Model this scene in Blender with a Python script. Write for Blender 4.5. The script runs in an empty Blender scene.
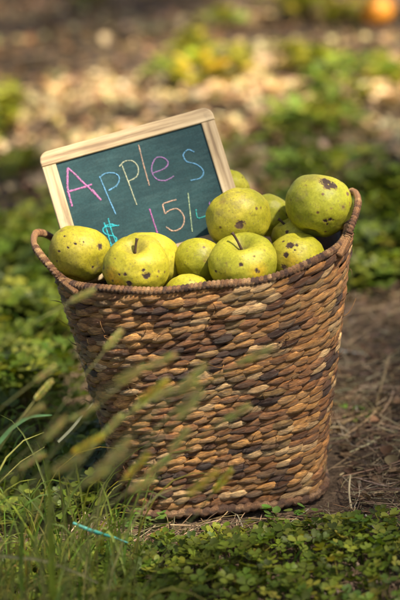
import bpy, math, random
import numpy as np
from mathutils import Vector, Matrix, noise
random.seed(7); rng = np.random.default_rng(11)
R = math.radians
scene = bpy.context.scene
col = scene.collection

# ------------------------------------------------------------------ camera
PITCH, ROLL, DIST, VF = R(17.5), R(5.0), 2.5, 2*math.atan(.36/2.5)
T = Vector((-.007, 0, .242))
f = Vector((0, math.cos(PITCH), -math.sin(PITCH)))
r0 = Vector((1, 0, 0)); u0 = r0.cross(f)
CU = (u0*math.cos(ROLL) + r0*math.sin(ROLL)).normalized()
CR = f.cross(CU).normalized()
CL = T - f*DIST
K = 2*math.tan(VF/2)/600
def ray(px, py): return (f + CR*((px-200)*K) + CU*((300-py)*K))
def at(px, py, Y):
    d = ray(px, py); return CL + d*((Y-CL.y)/d.y)
def ground(px, py, z=0.0):
    d = ray(px, py); return CL + d*((z-CL.z)/d.z)
def size(px, p): return px*K*(p-CL).dot(f)
cam = bpy.data.cameras.new('camera'); co = bpy.data.objects.new('camera', cam); col.objects.link(co)
co.matrix_world = Matrix(((CR.x, CU.x, -f.x, CL.x), (CR.y, CU.y, -f.y, CL.y), (CR.z, CU.z, -f.z, CL.z), (0,0,0,1)))
cam.sensor_fit = 'VERTICAL'; cam.sensor_height = 36; cam.lens = 18/math.tan(VF/2)
cam.clip_start = .05; cam.clip_end = 2000
cam.dof.use_dof = True; cam.dof.focus_distance = DIST-.09; APERTURE = .034
cam.dof.aperture_fstop = (cam.lens/1000)/APERTURE
scene.camera = co

# ------------------------------------------------------------------ helpers
def tag(o, label=None, cat=None, group=None, kind=None):
    if label: o['label'] = label
    if cat: o['category'] = cat
    if group: o['group'] = group
    if kind: o['kind'] = kind
    return o
def link(name, me, mat, parent=None):
    o = bpy.data.objects.new(name, me); col.objects.link(o)
    if mat: me.materials.append(mat)
    if parent: o.parent = parent
    return o
def empty(name, loc=(0,0,0), rz=0):
    o = bpy.data.objects.new(name, None); col.objects.link(o); o.location = loc; o.rotation_euler = (0,0,rz)
    o.empty_display_size = .05
    return o
class MB:
    def __init__(s): s.v=[]; s.f=[]; s.c=[]; s.uv=[]
    def add(s, v, f, c=None, uv=None):
        o=len(s.v); s.v+= [tuple(p) for p in v]; s.f+=[tuple(i+o for i in q) for q in f]
        s.c += (c if isinstance(c,list) else [c or (1,1,1,1)]*len(v)); s.uv += (uv or [(0,0,0)]*len(v))
    def tube(s, pts, rad, n=8, c=None, cap=True, ru=None):
        """tube along pts; rad number, list or function (i, k)->radius"""
        pts=[Vector(p) for p in pts]; N=len(pts); V=[]; F=[]; UV=[]
        prev=None
        for i,p in enumerate(pts):
            t=(pts[min(i+1,N-1)]-pts[max(i-1,0)]).normalized()
            if prev is None:
                a=Vector((0,0,1)) if abs(t.z)<.9 else Vector((1,0,0)); x=t.cross(a).normalized()
            else: x=(prev-t*prev.dot(t)).normalized()
            prev=x; y=t.cross(x)
            for k in range(n):
                an=2*math.pi*k/n
                r = rad(i,k) if callable(rad) else (rad[i] if hasattr(rad,'__len__') else rad)
                V.append(p+(x*math.cos(an)+y*math.sin(an))*r); UV.append((i/N*(ru or 1),k/n,0))
        for i in range(N-1):
            for k in range(n): F.append((i*n+k, i*n+(k+1)%n, (i+1)*n+(k+1)%n, (i+1)*n+k))
        if cap: F.append(tuple(range(n-1,-1,-1))); F.append(tuple((N-1)*n+k for k in range(n)))
        s.add(V,F,c,UV)
    def build(s, name, mat, parent=None, smooth=True):
        me=bpy.data.meshes.new(name); me.from_pydata(s.v,[],s.f); me.update()
        a=me.attributes.new('col','FLOAT_COLOR','POINT'); a.data.foreach_set('color', np.array(s.c,dtype=np.float32).ravel())
        u=me.attributes.new('uvw','FLOAT_VECTOR','POINT'); u.data.foreach_set('vector', np.array(s.uv,dtype=np.float32).ravel())
        if smooth: me.shade_smooth()
        return link(name, me, mat, parent)
def bez(a,b,c,n=10):
    a,b,c=Vector(a),Vector(b),Vector(c)
    return [a*(1-t)**2+b*2*t*(1-t)+c*t*t for t in [i/(n-1) for i in range(n)]]
def cat_rom(P, n=6):
    P=[Vector(p) for p in P]; out=[]
    for i in range(len(P)-1):
        p0,p1,p2,p3=P[max(i-1,0)],P[i],P[i+1],P[min(i+2,len(P)-1)]
        for k in range(n):
            t=k/n
            out.append(.5*((2*p1)+(p2-p0)*t+(2*p0-5*p1+4*p2-p3)*t*t+(3*p1-p0-3*p2+p3)*t**3))
    out.append(P[-1]); return out
def scatter(name, tv, tf, M, P, colr, mat, smooth=True):
    """one mesh of many copies of a small template. tv (k,3); tf faces; M (n,3,3); P (n,3); colr (n,3)"""
    tv=np.array(tv,dtype=np.float64); n=len(P); k=len(tv)
    V=np.einsum('nij,kj->nki',M,tv)+P[:,None,:]
    ls=np.array([len(q) for q in tf]); flat=np.array([i for q in tf for i in q])
    L=(flat[None,:]+(np.arange(n)*k)[:,None]).ravel(); tot=np.tile(ls,n); st=np.concatenate([[0],np.cumsum(tot)[:-1]])
    me=bpy.data.meshes.new(name); me.vertices.add(n*k); me.vertices.foreach_set('co',V.ravel().astype(np.float32))
    me.loops.add(len(L)); me.loops.foreach_set('vertex_index',L.astype(np.int32))
    me.polygons.add(len(tot)); me.polygons.foreach_set('loop_start',st.astype(np.int32)); me.update(calc_edges=True)
    C=np.ones((n*k,4),dtype=np.float32); C[:,:3]=np.repeat(colr,k,axis=0)
    a=me.attributes.new('col','FLOAT_COLOR','POINT'); a.data.foreach_set('color',C.ravel())
    if smooth: me.shade_smooth()
    return link(name, me, mat)
def rotz(a):
    c,s=np.cos(a),np.sin(a); z=np.zeros_like(a); o=np.ones_like(a)
    return np.stack([np.stack([c,-s,z],-1),np.stack([s,c,z],-1),np.stack([z,z,o],-1)],-2)
def rotx(a):
    c,s=np.cos(a),np.sin(a); z=np.zeros_like(a); o=np.ones_like(a)
    return np.stack([np.stack([o,z,z],-1),np.stack([z,c,-s],-1),np.stack([z,s,c],-1)],-2)
def pick(pal, n, jit=.25):
    pal=np.array(pal); c=pal[rng.integers(0,len(pal),n)]
    return np.clip(c*(1+rng.normal(0,jit,(n,1)))*(1+rng.normal(0,.08,(n,3))),.003,.9)

# ------------------------------------------------------------------ materials
def mat_new(name):
    m=bpy.data.materials.new(name); m.use_nodes=True; nt=m.node_tree; nt.nodes.clear()
    out=nt.nodes.new('ShaderNodeOutputMaterial'); b=nt.nodes.new('ShaderNodeBsdfPrincipled')
    nt.links.new(b.outputs[0],out.inputs[0]); return m,nt,b,out
def nd(nt,t,**kw):
    n=nt.nodes.new('ShaderNode'+t)
    for k,v in kw.items():
        if k.startswith('i_'): n.inputs[k[2:].replace('_',' ')].default_value=v
        else: setattr(n,k,v)
    return n
def attr(nt,name): return nd(nt,'Attribute',attribute_name=name)
def ramp(nt,src,stops,interp='LINEAR'):
    r=nd(nt,'ValToRGB'); cr=r.color_ramp; cr.interpolation=interp
    while len(cr.elements)<len(stops): cr.elements.new(.5)
    for e,(p,c) in zip(cr.elements,stops): e.position=p; e.color=c if len(c)==4 else (*c,1)
    nt.links.new(src,r.inputs[0]); return r
def mix(nt,a,b,fac,mode='MIX'):
    m=nd(nt,'MixRGB',blend_type=mode)
    for i,x in ((0,fac),(1,a),(2,b)):
        if isinstance(x,(int,float)): m.inputs[i].default_value=x
        elif isinstance(x,tuple): m.inputs[i].default_value=(*x,1) if len(x)==3 else x
        else: nt.links.new(x,m.inputs[i])
    return m.outputs[0]
def mapping(nt,src,scale):
    m=nd(nt,'Mapping'); m.inputs['Scale'].default_value=scale; nt.links.new(src,m.inputs[0]); return m.outputs[0]
def noi(nt,src,scale,detail=4,rough=.5):
    n=nd(nt,'TexNoise'); n.inputs['Scale'].default_value=scale; n.inputs['Detail'].default_value=detail; n.inputs['Roughness'].default_value=rough
    if src is not None: nt.links.new(src,n.inputs['Vector'])
    return n
def bump(nt,b,h,strength,dist):
    n=nd(nt,'Bump'); n.inputs['Strength'].default_value=strength; n.inputs['Distance'].default_value=dist
    nt.links.new(h,n.inputs['Height']); nt.links.new(n.outputs[0],b.inputs['Normal']); return n

def m_reed(name='reed', tint=(1,1,1), fs=(1.5,7,1), rough=.55):
    m,nt,b,o=mat_new(name)
    a=attr(nt,'col'); uv=attr(nt,'uvw')
    v=mapping(nt,uv.outputs['Vector'],fs)
    n=noi(nt,v,1.6,6,.65); n2=noi(nt,mapping(nt,uv.outputs['Vector'],(1.3,2.0,1)),1.3,4,.6)
    r1=ramp(nt,n.outputs[0],[(.30,(.38,.33,.30)),(.48,(.95,.93,.9)),(.70,(1.55,1.48,1.36))])
    r2=ramp(nt,n2.outputs[0],[(.3,(.5,.42,.40)),(.62,(1.15,1.15,1.12))])
    n4=noi(nt,mapping(nt,uv.outputs['Vector'],(fs[0]*1.2,fs[1]*1.9,1)),1.5,4,.75); r4=ramp(nt,n4.outputs[0],[(.36,(.42,.37,.33)),(.5,(1,1,1)),(.66,(1.5,1.45,1.35))])
    c=mix(nt,a.outputs[0],r1.outputs[0],1,'MULTIPLY'); c=mix(nt,c,r4.outputs[0],1,'MULTIPLY'); c=mix(nt,c,r2.outputs[0],1,'MULTIPLY'); c=mix(nt,c,tint,1,'MULTIPLY')
    nt.links.new(c,b.inputs['Base Color']); b.inputs['Roughness'].default_value=rough
    b.inputs['Specular IOR Level'].default_value=.6
    hh_=nd(nt,'Math',operation='ADD'); nt.links.new(n.outputs[0],hh_.inputs[0]); nt.links.new(n4.outputs[0],hh_.inputs[1])
    bump(nt,b,hh_.outputs[0],.9,.0020); return m
def m_leaf(name, trans=.35, rough=.5, spec=.35):
    m,nt,b,o=mat_new(name)
    a=attr(nt,'col'); g=nd(nt,'NewGeometry'); n=noi(nt,g.outputs['Position'],60,3)
    c=mix(nt,a.outputs[0],ramp(nt,n.outputs[0],[(.3,(.75,.75,.75)),(.7,(1.2,1.2,1.1))]).outputs[0],1,'MULTIPLY')
    nt.links.new(c,b.inputs['Base Color']); b.inputs['Roughness'].default_value=rough; b.inputs['Specular IOR Level'].default_value=spec
    t=nd(nt,'BsdfTranslucent'); nt.links.new(mix(nt,c,(1.5,1.35,.6),1,'MULTIPLY'),t.inputs[0])
    s=nd(nt,'MixShader'); s.inputs[0].default_value=trans
    nt.links.new(b.outputs[0],s.inputs[1]); nt.links.new(t.outputs[0],s.inputs[2]); nt.links.new(s.outputs[0],o.inputs[0]); return m
def m_soil():
    m,nt,b,o=mat_new('soil'); g=nd(nt,'NewGeometry'); P=g.outputs['Position']
    n1=noi(nt,P,1.1,5,.6); n2=noi(nt,P,28,6,.7); n3=noi(nt,P,160,4,.7)
    c=ramp(nt,n2.outputs[0],[(.3,(.06,.046,.039)),(.5,(.14,.110,.090)),(.72,(.25,.20,.16))]).outputs[0]
    c=mix(nt,c,ramp(nt,n1.outputs[0],[(.35,(.7,.66,.6)),(.65,(1.25,1.13,.96))]).outputs[0],1,'MULTIPLY')
    c=mix(nt,c,ramp(nt,n3.outputs[0],[(.3,(.5,.5,.5)),(.7,(1.5,1.45,1.4))]).outputs[0],1,'MULTIPLY')
    # a little paler and drier further up the slope, where the ground is dusty
    nt.links.new(c,b.inputs['Base Color']); b.inputs['Roughness'].default_value=.95; b.inputs['Specular IOR Level'].default_value=.2
    h=nd(nt,'Math',operation='ADD'); nt.links.new(n2.outputs[0],h.inputs[0]); nt.links.new(n3.outputs[0],h.inputs[1])
    bump(nt,b,h.outputs[0],1,.012); return m
def m_wood():
    m,nt,b,o=mat_new('pale_wood'); uv=attr(nt,'uvw')
    v=mapping(nt,uv.outputs['Vector'],(7,150,60)); n=noi(nt,v,1,5,.6)
    n2=noi(nt,mapping(nt,uv.outputs['Vector'],(12,40,20)),1,3)
    c=ramp(nt,n.outputs[0],[(.32,(.20,.135,.075)),(.47,(.43,.335,.205)),(.66,(.57,.47,.32))]).outputs[0]
    g_=nd(nt,'NewGeometry'); n5=noi(nt,g_.outputs['Position'],38,5,.7); c=mix(nt,c,ramp(nt,n2.outputs[0],[(.35,(.78,.72,.64)),(.65,(1.08,1.06,1.02))]).outputs[0],1,'MULTIPLY')
    c=mix(nt,c,(.16,.12,.08),ramp(nt,n5.outputs[0],[(.56,(0,0,0)),(.74,(.5,.5,.5))]).outputs[0])
    nt.links.new(c,b.inputs['Base Color']); b.inputs['Roughness'].default_value=.55; bump(nt,b,n.outputs[0],.4,.0006); return m
def m_slate():
    m,nt,b,o=mat_new('slate'); tc=nd(nt,'TexCoord'); P=tc.outputs['Object']
    n=noi(nt,P,22,5,.6); n2=noi(nt,mapping(nt,P,(500,700,500)),1,3); n3=noi(nt,mapping(nt,P,(20,120,20)),1,4,.7)
    c=ramp(nt,n.outputs[0],[(.3,(.008,.034,.044)),(.7,(.016,.056,.066))]).outputs[0]
    c=mix(nt,c,(.16,.26,.26),ramp(nt,n3.outputs[0],[(.46,(0,0,0)),(.80,(.12,.12,.12))]).outputs[0])
    c=mix(nt,c,ramp(nt,n2.outputs[0],[(.3,(.8,.8,.8)),(.7,(1.2,1.2,1.2))]).outputs[0],1,'MULTIPLY')
    nt.links.new(c,b.inputs['Base Color']); b.inputs['Roughness'].default_value=.7; b.inputs['Specular IOR Level'].default_value=.25
    bump(nt,b,n2.outputs[0],.25,.0003); return m
def m_chalk():
    m,nt,b,o=mat_new('chalk'); a=attr(nt,'col'); g=nd(nt,'NewGeometry'); n=noi(nt,g.outputs['Position'],1100,2)
    nt.links.new(mix(nt,a.outputs[0],(.03,.09,.095),ramp(nt,n.outputs[0],[(.40,(.05,.05,.05)),(.56,(.85,.85,.85))]).outputs[0]),b.inputs['Base Color'])
    b.inputs['Roughness'].default_value=.95; return m
def m_apple():
    m,nt,b,o=mat_new('apple_skin'); tc=nd(nt,'TexCoord'); P=tc.outputs['Object']
    oi=nd(nt,'ObjectInfo'); sh=nd(nt,'VectorMath',operation='ADD'); nt.links.new(P,sh.inputs[0])
    k=nd(nt,'VectorMath',operation='SCALE'); k.inputs[0].default_value=(3,7,5); nt.links.new(oi.outputs['Random'],k.inputs['Scale']); nt.links.new(k.outputs[0],sh.inputs[1])
    Q=sh.outputs[0]
    n=noi(nt,Q,26,4,.55); nb=noi(nt,Q,70,4,.7)
    c=ramp(nt,n.outputs[0],[(.28,(.26,.275,.018)),(.5,(.375,.370,.026)),(.72,(.49,.45,.045))]).outputs[0]
    c=mix(nt,c,ramp(nt,oi.outputs['Random'],[(0,(.84,.90,.9)),(.5,(1,1,1)),(1,(1.08,.98,1.0))]).outputs[0],1,'MULTIPLY')
    a=attr(nt,'col'); sp=nd(nt,'SeparateColor'); nt.links.new(a.outputs[0],sp.inputs[0])
    # yellow-orange blush (G), greyish russet (B), scab (R)
    c=mix(nt,c,(.68,.40,.02),sp.outputs[1])
    rus=nd(nt,'Math',operation='MULTIPLY'); nt.links.new(sp.outputs[2],rus.inputs[0]); nt.links.new(ramp(nt,nb.outputs[0],[(.38,(0,0,0)),(.6,(1,1,1))]).outputs[0],rus.inputs[1])
    c=mix(nt,c,(.20,.17,.06),rus.outputs[0])
    # lenticels
    vo=nd(nt,'TexVoronoi',feature='F1'); vo.inputs['Scale'].default_value=230; nt.links.new(Q,vo.inputs['Vector'])
    c=mix(nt,c,(.22,.19,.05),ramp(nt,vo.outputs[0],[(.10,(.75,.75,.75)),(.27,(0,0,0))]).outputs[0])
    vo2=nd(nt,'TexVoronoi',feature='F1'); vo2.inputs['Scale'].default_value=62; nt.links.new(Q,vo2.inputs['Vector'])
    sel=nd(nt,'SeparateColor'); nt.links.new(vo2.outputs['Color'],sel.inputs[0])
    g1=ramp(nt,vo2.outputs[0],[(.07,(1,1,1)),(.16,(0,0,0))]); g2=ramp(nt,sel.outputs[0],[(.62,(0,0,0)),(.66,(1,1,1))])
    sp2=nd(nt,'Math',operation='MULTIPLY'); nt.links.new(g1.outputs[0],sp2.inputs[0]); nt.links.new(g2.outputs[0],sp2.inputs[1])
    c=mix(nt,c,(.13,.075,.03),sp2.outputs[0])
    big=noi(nt,Q,16,5,.6)
    c=mix(nt,c,(.24,.20,.06),ramp(nt,big.outputs[0],[(.54,(0,0,0)),(.72,(.6,.6,.6))]).outputs[0])
    fine=noi(nt,Q,330,3,.7); c=mix(nt,c,ramp(nt,fine.outputs[0],[(.3,(.78,.78,.72)),(.7,(1.18,1.16,1.2))]).outputs[0],1,'MULTIPLY')
    sc=ramp(nt,nb.outputs[0],[(.3,(.02,.014,.012)),(.55,(.065,.038,.028)),(.7,(.16,.10,.06))]).outputs[0]
    c=mix(nt,c,(.26,.19,.04),ramp(nt,sp.outputs[0],[(.05,(0,0,0)),(.42,(.75,.75,.75))]).outputs[0])
    scf=ramp(nt,sp.outputs[0],[(.36,(0,0,0)),(.74,(1,1,1))]).outputs[0]
    c=mix(nt,c,sc,scf)
    nt.links.new(c,b.inputs['Base Color'])
    rr=nd(nt,'MapRange'); rr.inputs['To Min'].default_value=.50; rr.inputs['To Max'].default_value=.8; nt.links.new(sp.outputs[0],rr.inputs[0]); nt.links.new(rr.outputs[0],b.inputs['Roughness'])
    b.inputs['Specular IOR Level'].default_value=.35; b.inputs['Subsurface Weight'].default_value=.12; b.inputs['Subsurface Radius'].default_value=(.006,.006,.002); b.inputs['Subsurface Scale'].default_value=1
    bp=nd(nt,'Math',operation='ADD'); nt.links.new(nb.outputs[0],bp.inputs[0]); nt.links.new(fine.outputs[0],bp.inputs[1]); bump(nt,b,bp.outputs[0],.22,.0012); return m
def m_plain(name,colr,rough=.7,ns=80,amp=.3):
    m,nt,b,o=mat_new(name); tc=nd(nt,'TexCoord'); n=noi(nt,tc.outputs['Object'],ns,4)
    lo=tuple(x*(1-amp) for x in colr); hi=tuple(x*(1+amp) for x in colr)
    nt.links.new(ramp(nt,n.outputs[0],[(.3,lo),(.7,hi)]).outputs[0],b.inputs['Base Color']); b.inputs['Roughness'].default_value=rough
    bump(nt,b,n.outputs[0],.4,.002); return m
M_REED=m_reed(tint=(.94,.87,.82),rough=.34); M_CORD=m_reed('wrapped_cord',(1,1,1),(60,6,1),.5)
M_LEAF=m_leaf('clover_leaf'); M_GRASS=m_leaf('grass_blade',.4,.5); M_DRY=m_leaf('dry_litter',.15,.8,.2)
M_SOIL=m_soil(); M_WOOD=m_wood(); M_SLATE=m_slate(); M_CHALK=m_chalk(); M_APPLE=m_apple()
M_STEM=m_plain('apple_stem',(.075,.045,.028)); M_BARK=m_plain('bark',(.14,.10,.07),.9,12)

# ------------------------------------------------------------------ ground
def gz(x,y):
    v=Vector((x,y,0))
    a=.018*noise.noise(v*1.3)+.010*noise.noise(v*5+Vector((3,1,0)))+.006*noise.noise(v*17)
    d=math.hypot(x,y)
    near=min(1,max(0,(d-.16)/.25))
    return a*near - .012*(1-near)*0 + .02*max(0,min(1,(y-1.5)/3))*noise.noise(v*.6)*2
def coords(a,b,fine,far):
    c=[]; x=a
    while x<b: c.append(x); x+=fine
    c.append(b)
    s=fine; x=b; up=[]
    while x<far: s*=1.35; x+=s; up.append(x)
    s=fine; x=a; dn=[]
    while x>-far: s*=1.35; x-=s; dn.append(x)
    return dn[::-1]+c+up
X=coords(-1.2,1.2,.02,400); Y=coords(-1.0,4.2,.025,400)
V=[(x,y,gz(x,y) if abs(x)<20 and abs(y)<20 else 0) for y in Y for x in X]; nx=len(X)
F=[(j*nx+i,j*nx+i+1,(j+1)*nx+i+1,(j+1)*nx+i) for j in range(len(Y)-1) for i in range(nx-1)]
g=MB(); g.add(V,F); tag(g.build('ground',M_SOIL),kind='structure',label='dark brown earth under the basket and the plants')

# ------------------------------------------------------------------ basket
BYAW=R(1)
HB=.290
def semi(h): 
    t=h/HB; k=t**1.12
    return .119+(.173-.119)*k, .098+(.130-.098)*k, 4.6+(2.5-4.6)*min(1,t**.8)
_cache={}
def ring(h):
    key=round(h,4)
    if key in _cache: return _cache[key]
    a,b,n=semi(h); th=np.linspace(0,2*np.pi,721)
    c,s=np.cos(th),np.sin(th)
    # arc-like sampling of the superellipse
    rr=(np.abs(c/a)**n+np.abs(s/b)**n)**(-1/n); x=rr*c; y=rr*s
    L=np.concatenate([[0],np.cumsum(np.hypot(np.diff(x),np.diff(y)))]); _cache[key]=(x,y,L); return _cache[key]
def surf(s,h,off=0.0):
    """s in turns, h height, off outwards"""
    x,y,L=ring(h); t=(s%1)*L[-1]
    px=np.interp(t,L,x); py=np.interp(t,L,y); e=L[-1]*.004
    qx=np.interp((t+e)%L[-1],L,x); qy=np.interp((t+e)%L[-1],L,y)
    ox=np.interp((t-e)%L[-1],L,x); oy=np.interp((t-e)%L[-1],L,y)
    tx,ty=qx-ox,qy-oy; l=math.hypot(tx,ty) or 1
    return Vector((px+ty/l*off, py-tx/l*off, h))
def rimlift(s):   # the rim climbs a little towards the handles
    return (.024 if math.cos(2*math.pi*s)>0 else .003)*abs(math.cos(2*math.pi*s))**3
basket=empty('wicker_basket',(0,0,gz(0,0)+.006),BYAW)
tag(basket,'tapered woven water hyacinth basket full of yellow-green apples, standing on bare earth','basket')
PAL=[((.46,.28,.115),5),((.28,.145,.058),5),((.31,.165,.075),2.6),((.066,.038,.030),1.7),((.14,.07,.036),3.5),((.32,.225,.10),2.5),((.60,.45,.25),3.4),((.42,.23,.085),4),((.20,.13,.075),2),((.56,.33,.12),3)]
pc=[p[0] for p in PAL]; pw=[p[1] for p in PAL]
w=MB(); NS=47; NR=33; dh=(HB-.012)/NR
for r_ in range(NR):
    h0=.010+dh*(r_+.5)
    run=random.choices(pc,pw)[0]; left=0; rowj=random.uniform(-.5,.5)
    for i in range(NS):
        s0=(i+.5*(r_%2)+rowj+random.uniform(-.20,.20))/NS
        P=ring(h0)[2][-1]; pitch=P/NS
        if left<=0: run=random.choices(pc,pw)[0]; left=random.choice([1,1,1,1,2,2])
        left-=1
        kk=random.uniform(.78,1.22); wm=random.uniform(-.06,.06); cc=(run[0]*kk,run[1]*kk*(1-wm*.5),run[2]*kk*(1-wm))
        hl=pitch*random.uniform(.95,1.25); tilt=random.uniform(.0018,.0038); wd=dh*random.uniform(.45,.68)
        bulge=random.uniform(.0012,.0038); hj=random.uniform(-.0009,.0009); tw=random.uniform(-.5,.5)
        n=11; m=12; V=[];UV=[];sd=random.uniform(0,100); skew=random.uniform(.1,.5); fr=random.choice([3,4,5]); tws=random.uniform(-1.6,-.4)
        for a in range(n):
            t=-1+2*a/(n-1)
            ww=wd*(max(0,math.cos((t*.97-skew*.25*(1-t*t))*math.pi/2)))**.95+.0004
            so=s0+t*hl/P; hh=h0+hj+tilt*t+.0009*math.sin(2.2*t+tw*4)
            rad=-.0042+(bulge+.0042)*max(0,math.cos(t*math.pi/2))**.62+.0008*t
            for k in range(m):
                an=2*math.pi*k/m
                ridge=1+.22*math.cos(fr*an+t*tws*3+sd)+.05*math.cos(7*an+sd)
                hv=hh+rimlift(so)*(h0/HB)**3+math.sin(an)*ww*ridge
                hv=max(.003,hv)
                V.append(surf(so,min(hv,HB+.016),rad+math.cos(an)*.0027*ridge*(.35+.65*math.cos(t*1.5))))
                UV.append((t+sd,math.sin(an)*.5+sd*1.3+t*.15,sd))
        Fq=[(a*m+k,a*m+(k+1)%m,(a+1)*m+(k+1)%m,(a+1)*m+k) for a in range(n-1) for k in range(m)]
        w.add(V,[q[::-1] for q in Fq],[(*cc,1)]*len(V),UV)
# frayed fibre ends that stick out of the weave
for i in range(150):
    s=random.random(); h=random.uniform(.02,HB-.02); p=surf(s,h,.004); q=surf(s+random.uniform(-.012,.012),h+random.uniform(-.006,.012),random.uniform(.007,.014)); e=surf(s+random.uniform(-.02,.02),h+random.uniform(-.012,.02),random.uniform(.006,.02))
    c=random.choice(pc); w.tube(bez(p,q,e,5),[.0006,.0005,.0005,.0003,.0002],4,(*c,1))
w.build('weave',M_REED,basket)
# thin core wall behind the strands, with a floor
core=MB(); n=108; hs=[.004+ (HB-.006)*i/24 for i in range(25)]; V=[]
for h in hs:
    for k in range(n): p=surf(k/n,h,-.0042); V.append(p+Vector((0,0,rimlift(k/n)*(h/HB)**3)))
F=[(j*n+k,j*n+(k+1)%n,(j+1)*n+(k+1)%n,(j+1)*n+k) for j in range(24) for k in range(n)]
core.add(V,F,(.12,.075,.045,1),[(k*.3,j*.9,0) for j in range(25) for k in range(n)])
core.build('inner_wall',M_REED,basket)
fl=MB(); V=[surf(k/n,.006,-.006) for k in range(n)]+[surf(k/n,.012,-.006) for k in range(n)]
fl.add(V,[tuple(range(n))[::-1],tuple(range(n,2*n))]+[(k,(k+1)%n,(k+1)%n+n,k+n) for k in range(n)],(.16,.10,.06,1)); fl.build('basket_floor',M_REED,basket)
def cord(name, pts, R0, pitch, cols, parent, wrap=lambda t:1.0, n=14, amp=.16, closed=False, mat=None):
    """a cord wrapped in a thin strand: ridges wind round it"""
    pts=[Vector(p) for p in pts]
    D=[0]
    for a,b in zip(pts,pts[1:]): D.append(D[-1]+(b-a).length)
    L=D[-1]; step=pitch/6; N=int(L/step); P=[]; arr=np.array([tuple(p) for p in pts])
    ts=np.linspace(0,L,N); P=np.stack([np.interp(ts,D,arr[:,i]) for i in range(3)],-1)
    mb=MB()
    def rad(i,k):
        ph=2*math.pi*(ts[i]/pitch)+2*math.pi*k/n; j=int(ts[i]/pitch+k/n)
        wv=wrap(ts[i]/L)
        return R0*(1+amp*wv*abs(math.sin(ph/2))**.7 -amp*.5*wv + .05*math.sin(j*12.9))
    mb.tube(P.tolist(),rad,n,None,not closed)
    C=[];random.seed(len(P))
    tab=[random.choice(cols) for _ in range(int(L/pitch)+3)]
    base=cols[0]
    for i in range(N):
        wv=wrap(ts[i]/L)
        for k in range(n):
            j=int(ts[i]/pitch+k/n); c=tab[j]; gr=.55+.45*abs(math.sin(math.pi*(ts[i]/pitch+k/n)))
            gr=1  # grooves are geometry, not paint
            q=[c[d]*wv+base[d]*(1-wv) for d in range(3)]
            C.append((*[x*gr for x in q],1))
    mb.c=C
    mb.uv=[(ts[i]*6, k/n*2, 0) for i in range(N) for k in range(n)]
    return mb.build(name,mat or M_CORD,parent)
rimc=[(.24,.13,.065),(.33,.19,.09),(.15,.08,.05),(.44,.28,.15),(.26,.14,.07),(.10,.055,.04)]
N=400
cord('rim',[surf(i/N,HB,.0015)+Vector((0,0,rimlift(i/N)+.003+.0012*math.sin(i*.13))) for i in range(N+1)],.0042,.0050,rimc,basket,closed=True,amp=.42)
cord('base_rim',[surf(i/N,.0075,.0052)+Vector((0,0,-.001+.0008*math.sin(i*.3))) for i in range(N+1)],.0046,.0100,[(.20,.11,.06),(.14,.075,.045),(.27,.17,.10),(.09,.05,.035)],basket,closed=True,amp=.60)
# handles
def handle(sc, H, out, span, name='handle', lean=0):
    pts=[]
    for i in range(25):
        t=-1+2*i/24
        hgt=H*(1-abs(t)**2.6)**.75 if abs(t)<1 else 0
        s=sc+span*(math.copysign(abs(t)**.85,t))
        p=surf(s,HB,.006+out*(hgt/H)); p.z+= rimlift(s)+.004+hgt
        pts.append(p)
    pts=[surf(sc-span*1.45,HB,.008)+Vector((0,0,rimlift(sc-span*1.45)-.004))]+pts+[surf(sc+span*1.45,HB,.008)+Vector((0,0,rimlift(sc+span*1.45)-.004))]
    pts=cat_rom(pts,4)
    cord(name,pts,.0039,.0042,[(.40,.22,.10),(.30,.16,.08),(.50,.32,.16),(.18,.09,.05)],basket,amp=.42,wrap=lambda t:1.0 if .12<t<.40 or .62<t<.9 else .12)
handle(0.5,.034,.018,.066); handle(0.0,.030,.010,.060)

# ------------------------------------------------------------------ chalkboard
ca,sa=math.cos(R(16.0)),math.sin(R(16.0))
ex=(CR*ca+CU*sa+f*.10).normalized()
ey=(CR*-math.sin(R(18.6))+CU*math.cos(R(18.6))+f*.16); ey=(ey-ex*ey.dot(ex)).normalized()
ez=ex.cross(ey)
bc=at(144.3,196.3,.052)
BW,BH=size(181,bc)/2,size(141,bc)/2
board=bpy.data.objects.new('chalkboard',None); col.objects.link(board); board.empty_display_size=.05
board.matrix_world=Matrix(((ex.x,ey.x,ez.x,bc.x),(ex.y,ey.y,ez.y,bc.y),(ex.z,ey.z,ez.z,bc.z),(0,0,0,1)))
tag(board,'small wood-framed green chalkboard with APPLES $15/Lb in coloured chalk, leaning in the basket','chalkboard')
def prism(outline, z0, z1, name, mat, along, bev=.0016):
    """outline ccw 2D; bevelled front edge"""
    n=len(outline); cx=sum(p[0] for p in outline)/n; cy=sum(p[1] for p in outline)/n
    def ins(p,i,d):
        a=Vector(outline[i-1]); b=Vector(p); c=Vector(outline[(i+1)%n]); t=((b-a).normalized()+(c-b).normalized()).normalized(); nn=Vector((-t.y,t.x)); return (b.x+nn.x*d,b.y+nn.y*d)
    L=[(outline,z0),(outline,z1-bev),([ins(p,i,bev*.3) for i,p in enumerate(outline)],z1-bev*.3),([ins(p,i,bev) for i,p in enumerate(outline)],z1)]
    V=[(x,y,z) for o_,z in L for x,y in o_]; F=[tuple(range(n))[::-1],tuple(range(3*n,4*n))]
    for j in range(3): F+=[(j*n+k,j*n+(k+1)%n,(j+1)*n+(k+1)%n,(j+1)*n+k) for k in range(n)]
    off=random.uniform(0,3)
    uv=[((x+off,y+off,z) if along=='x' else (y+off,x+off,z)) for x,y,z in V]
    mb=MB(); mb.add(V,F,None,uv); return mb.build(name,mat,board,smooth=False)
fw=.0175; cr=.0115
def arc(cx,cy,a0,a1,r=cr,n=8): return [(cx+r*math.cos(R(a0+(a1-a0)*i/n)),cy+r*math.sin(R(a0+(a1-a0)*i/n))) for i in range(n+1)]
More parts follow.
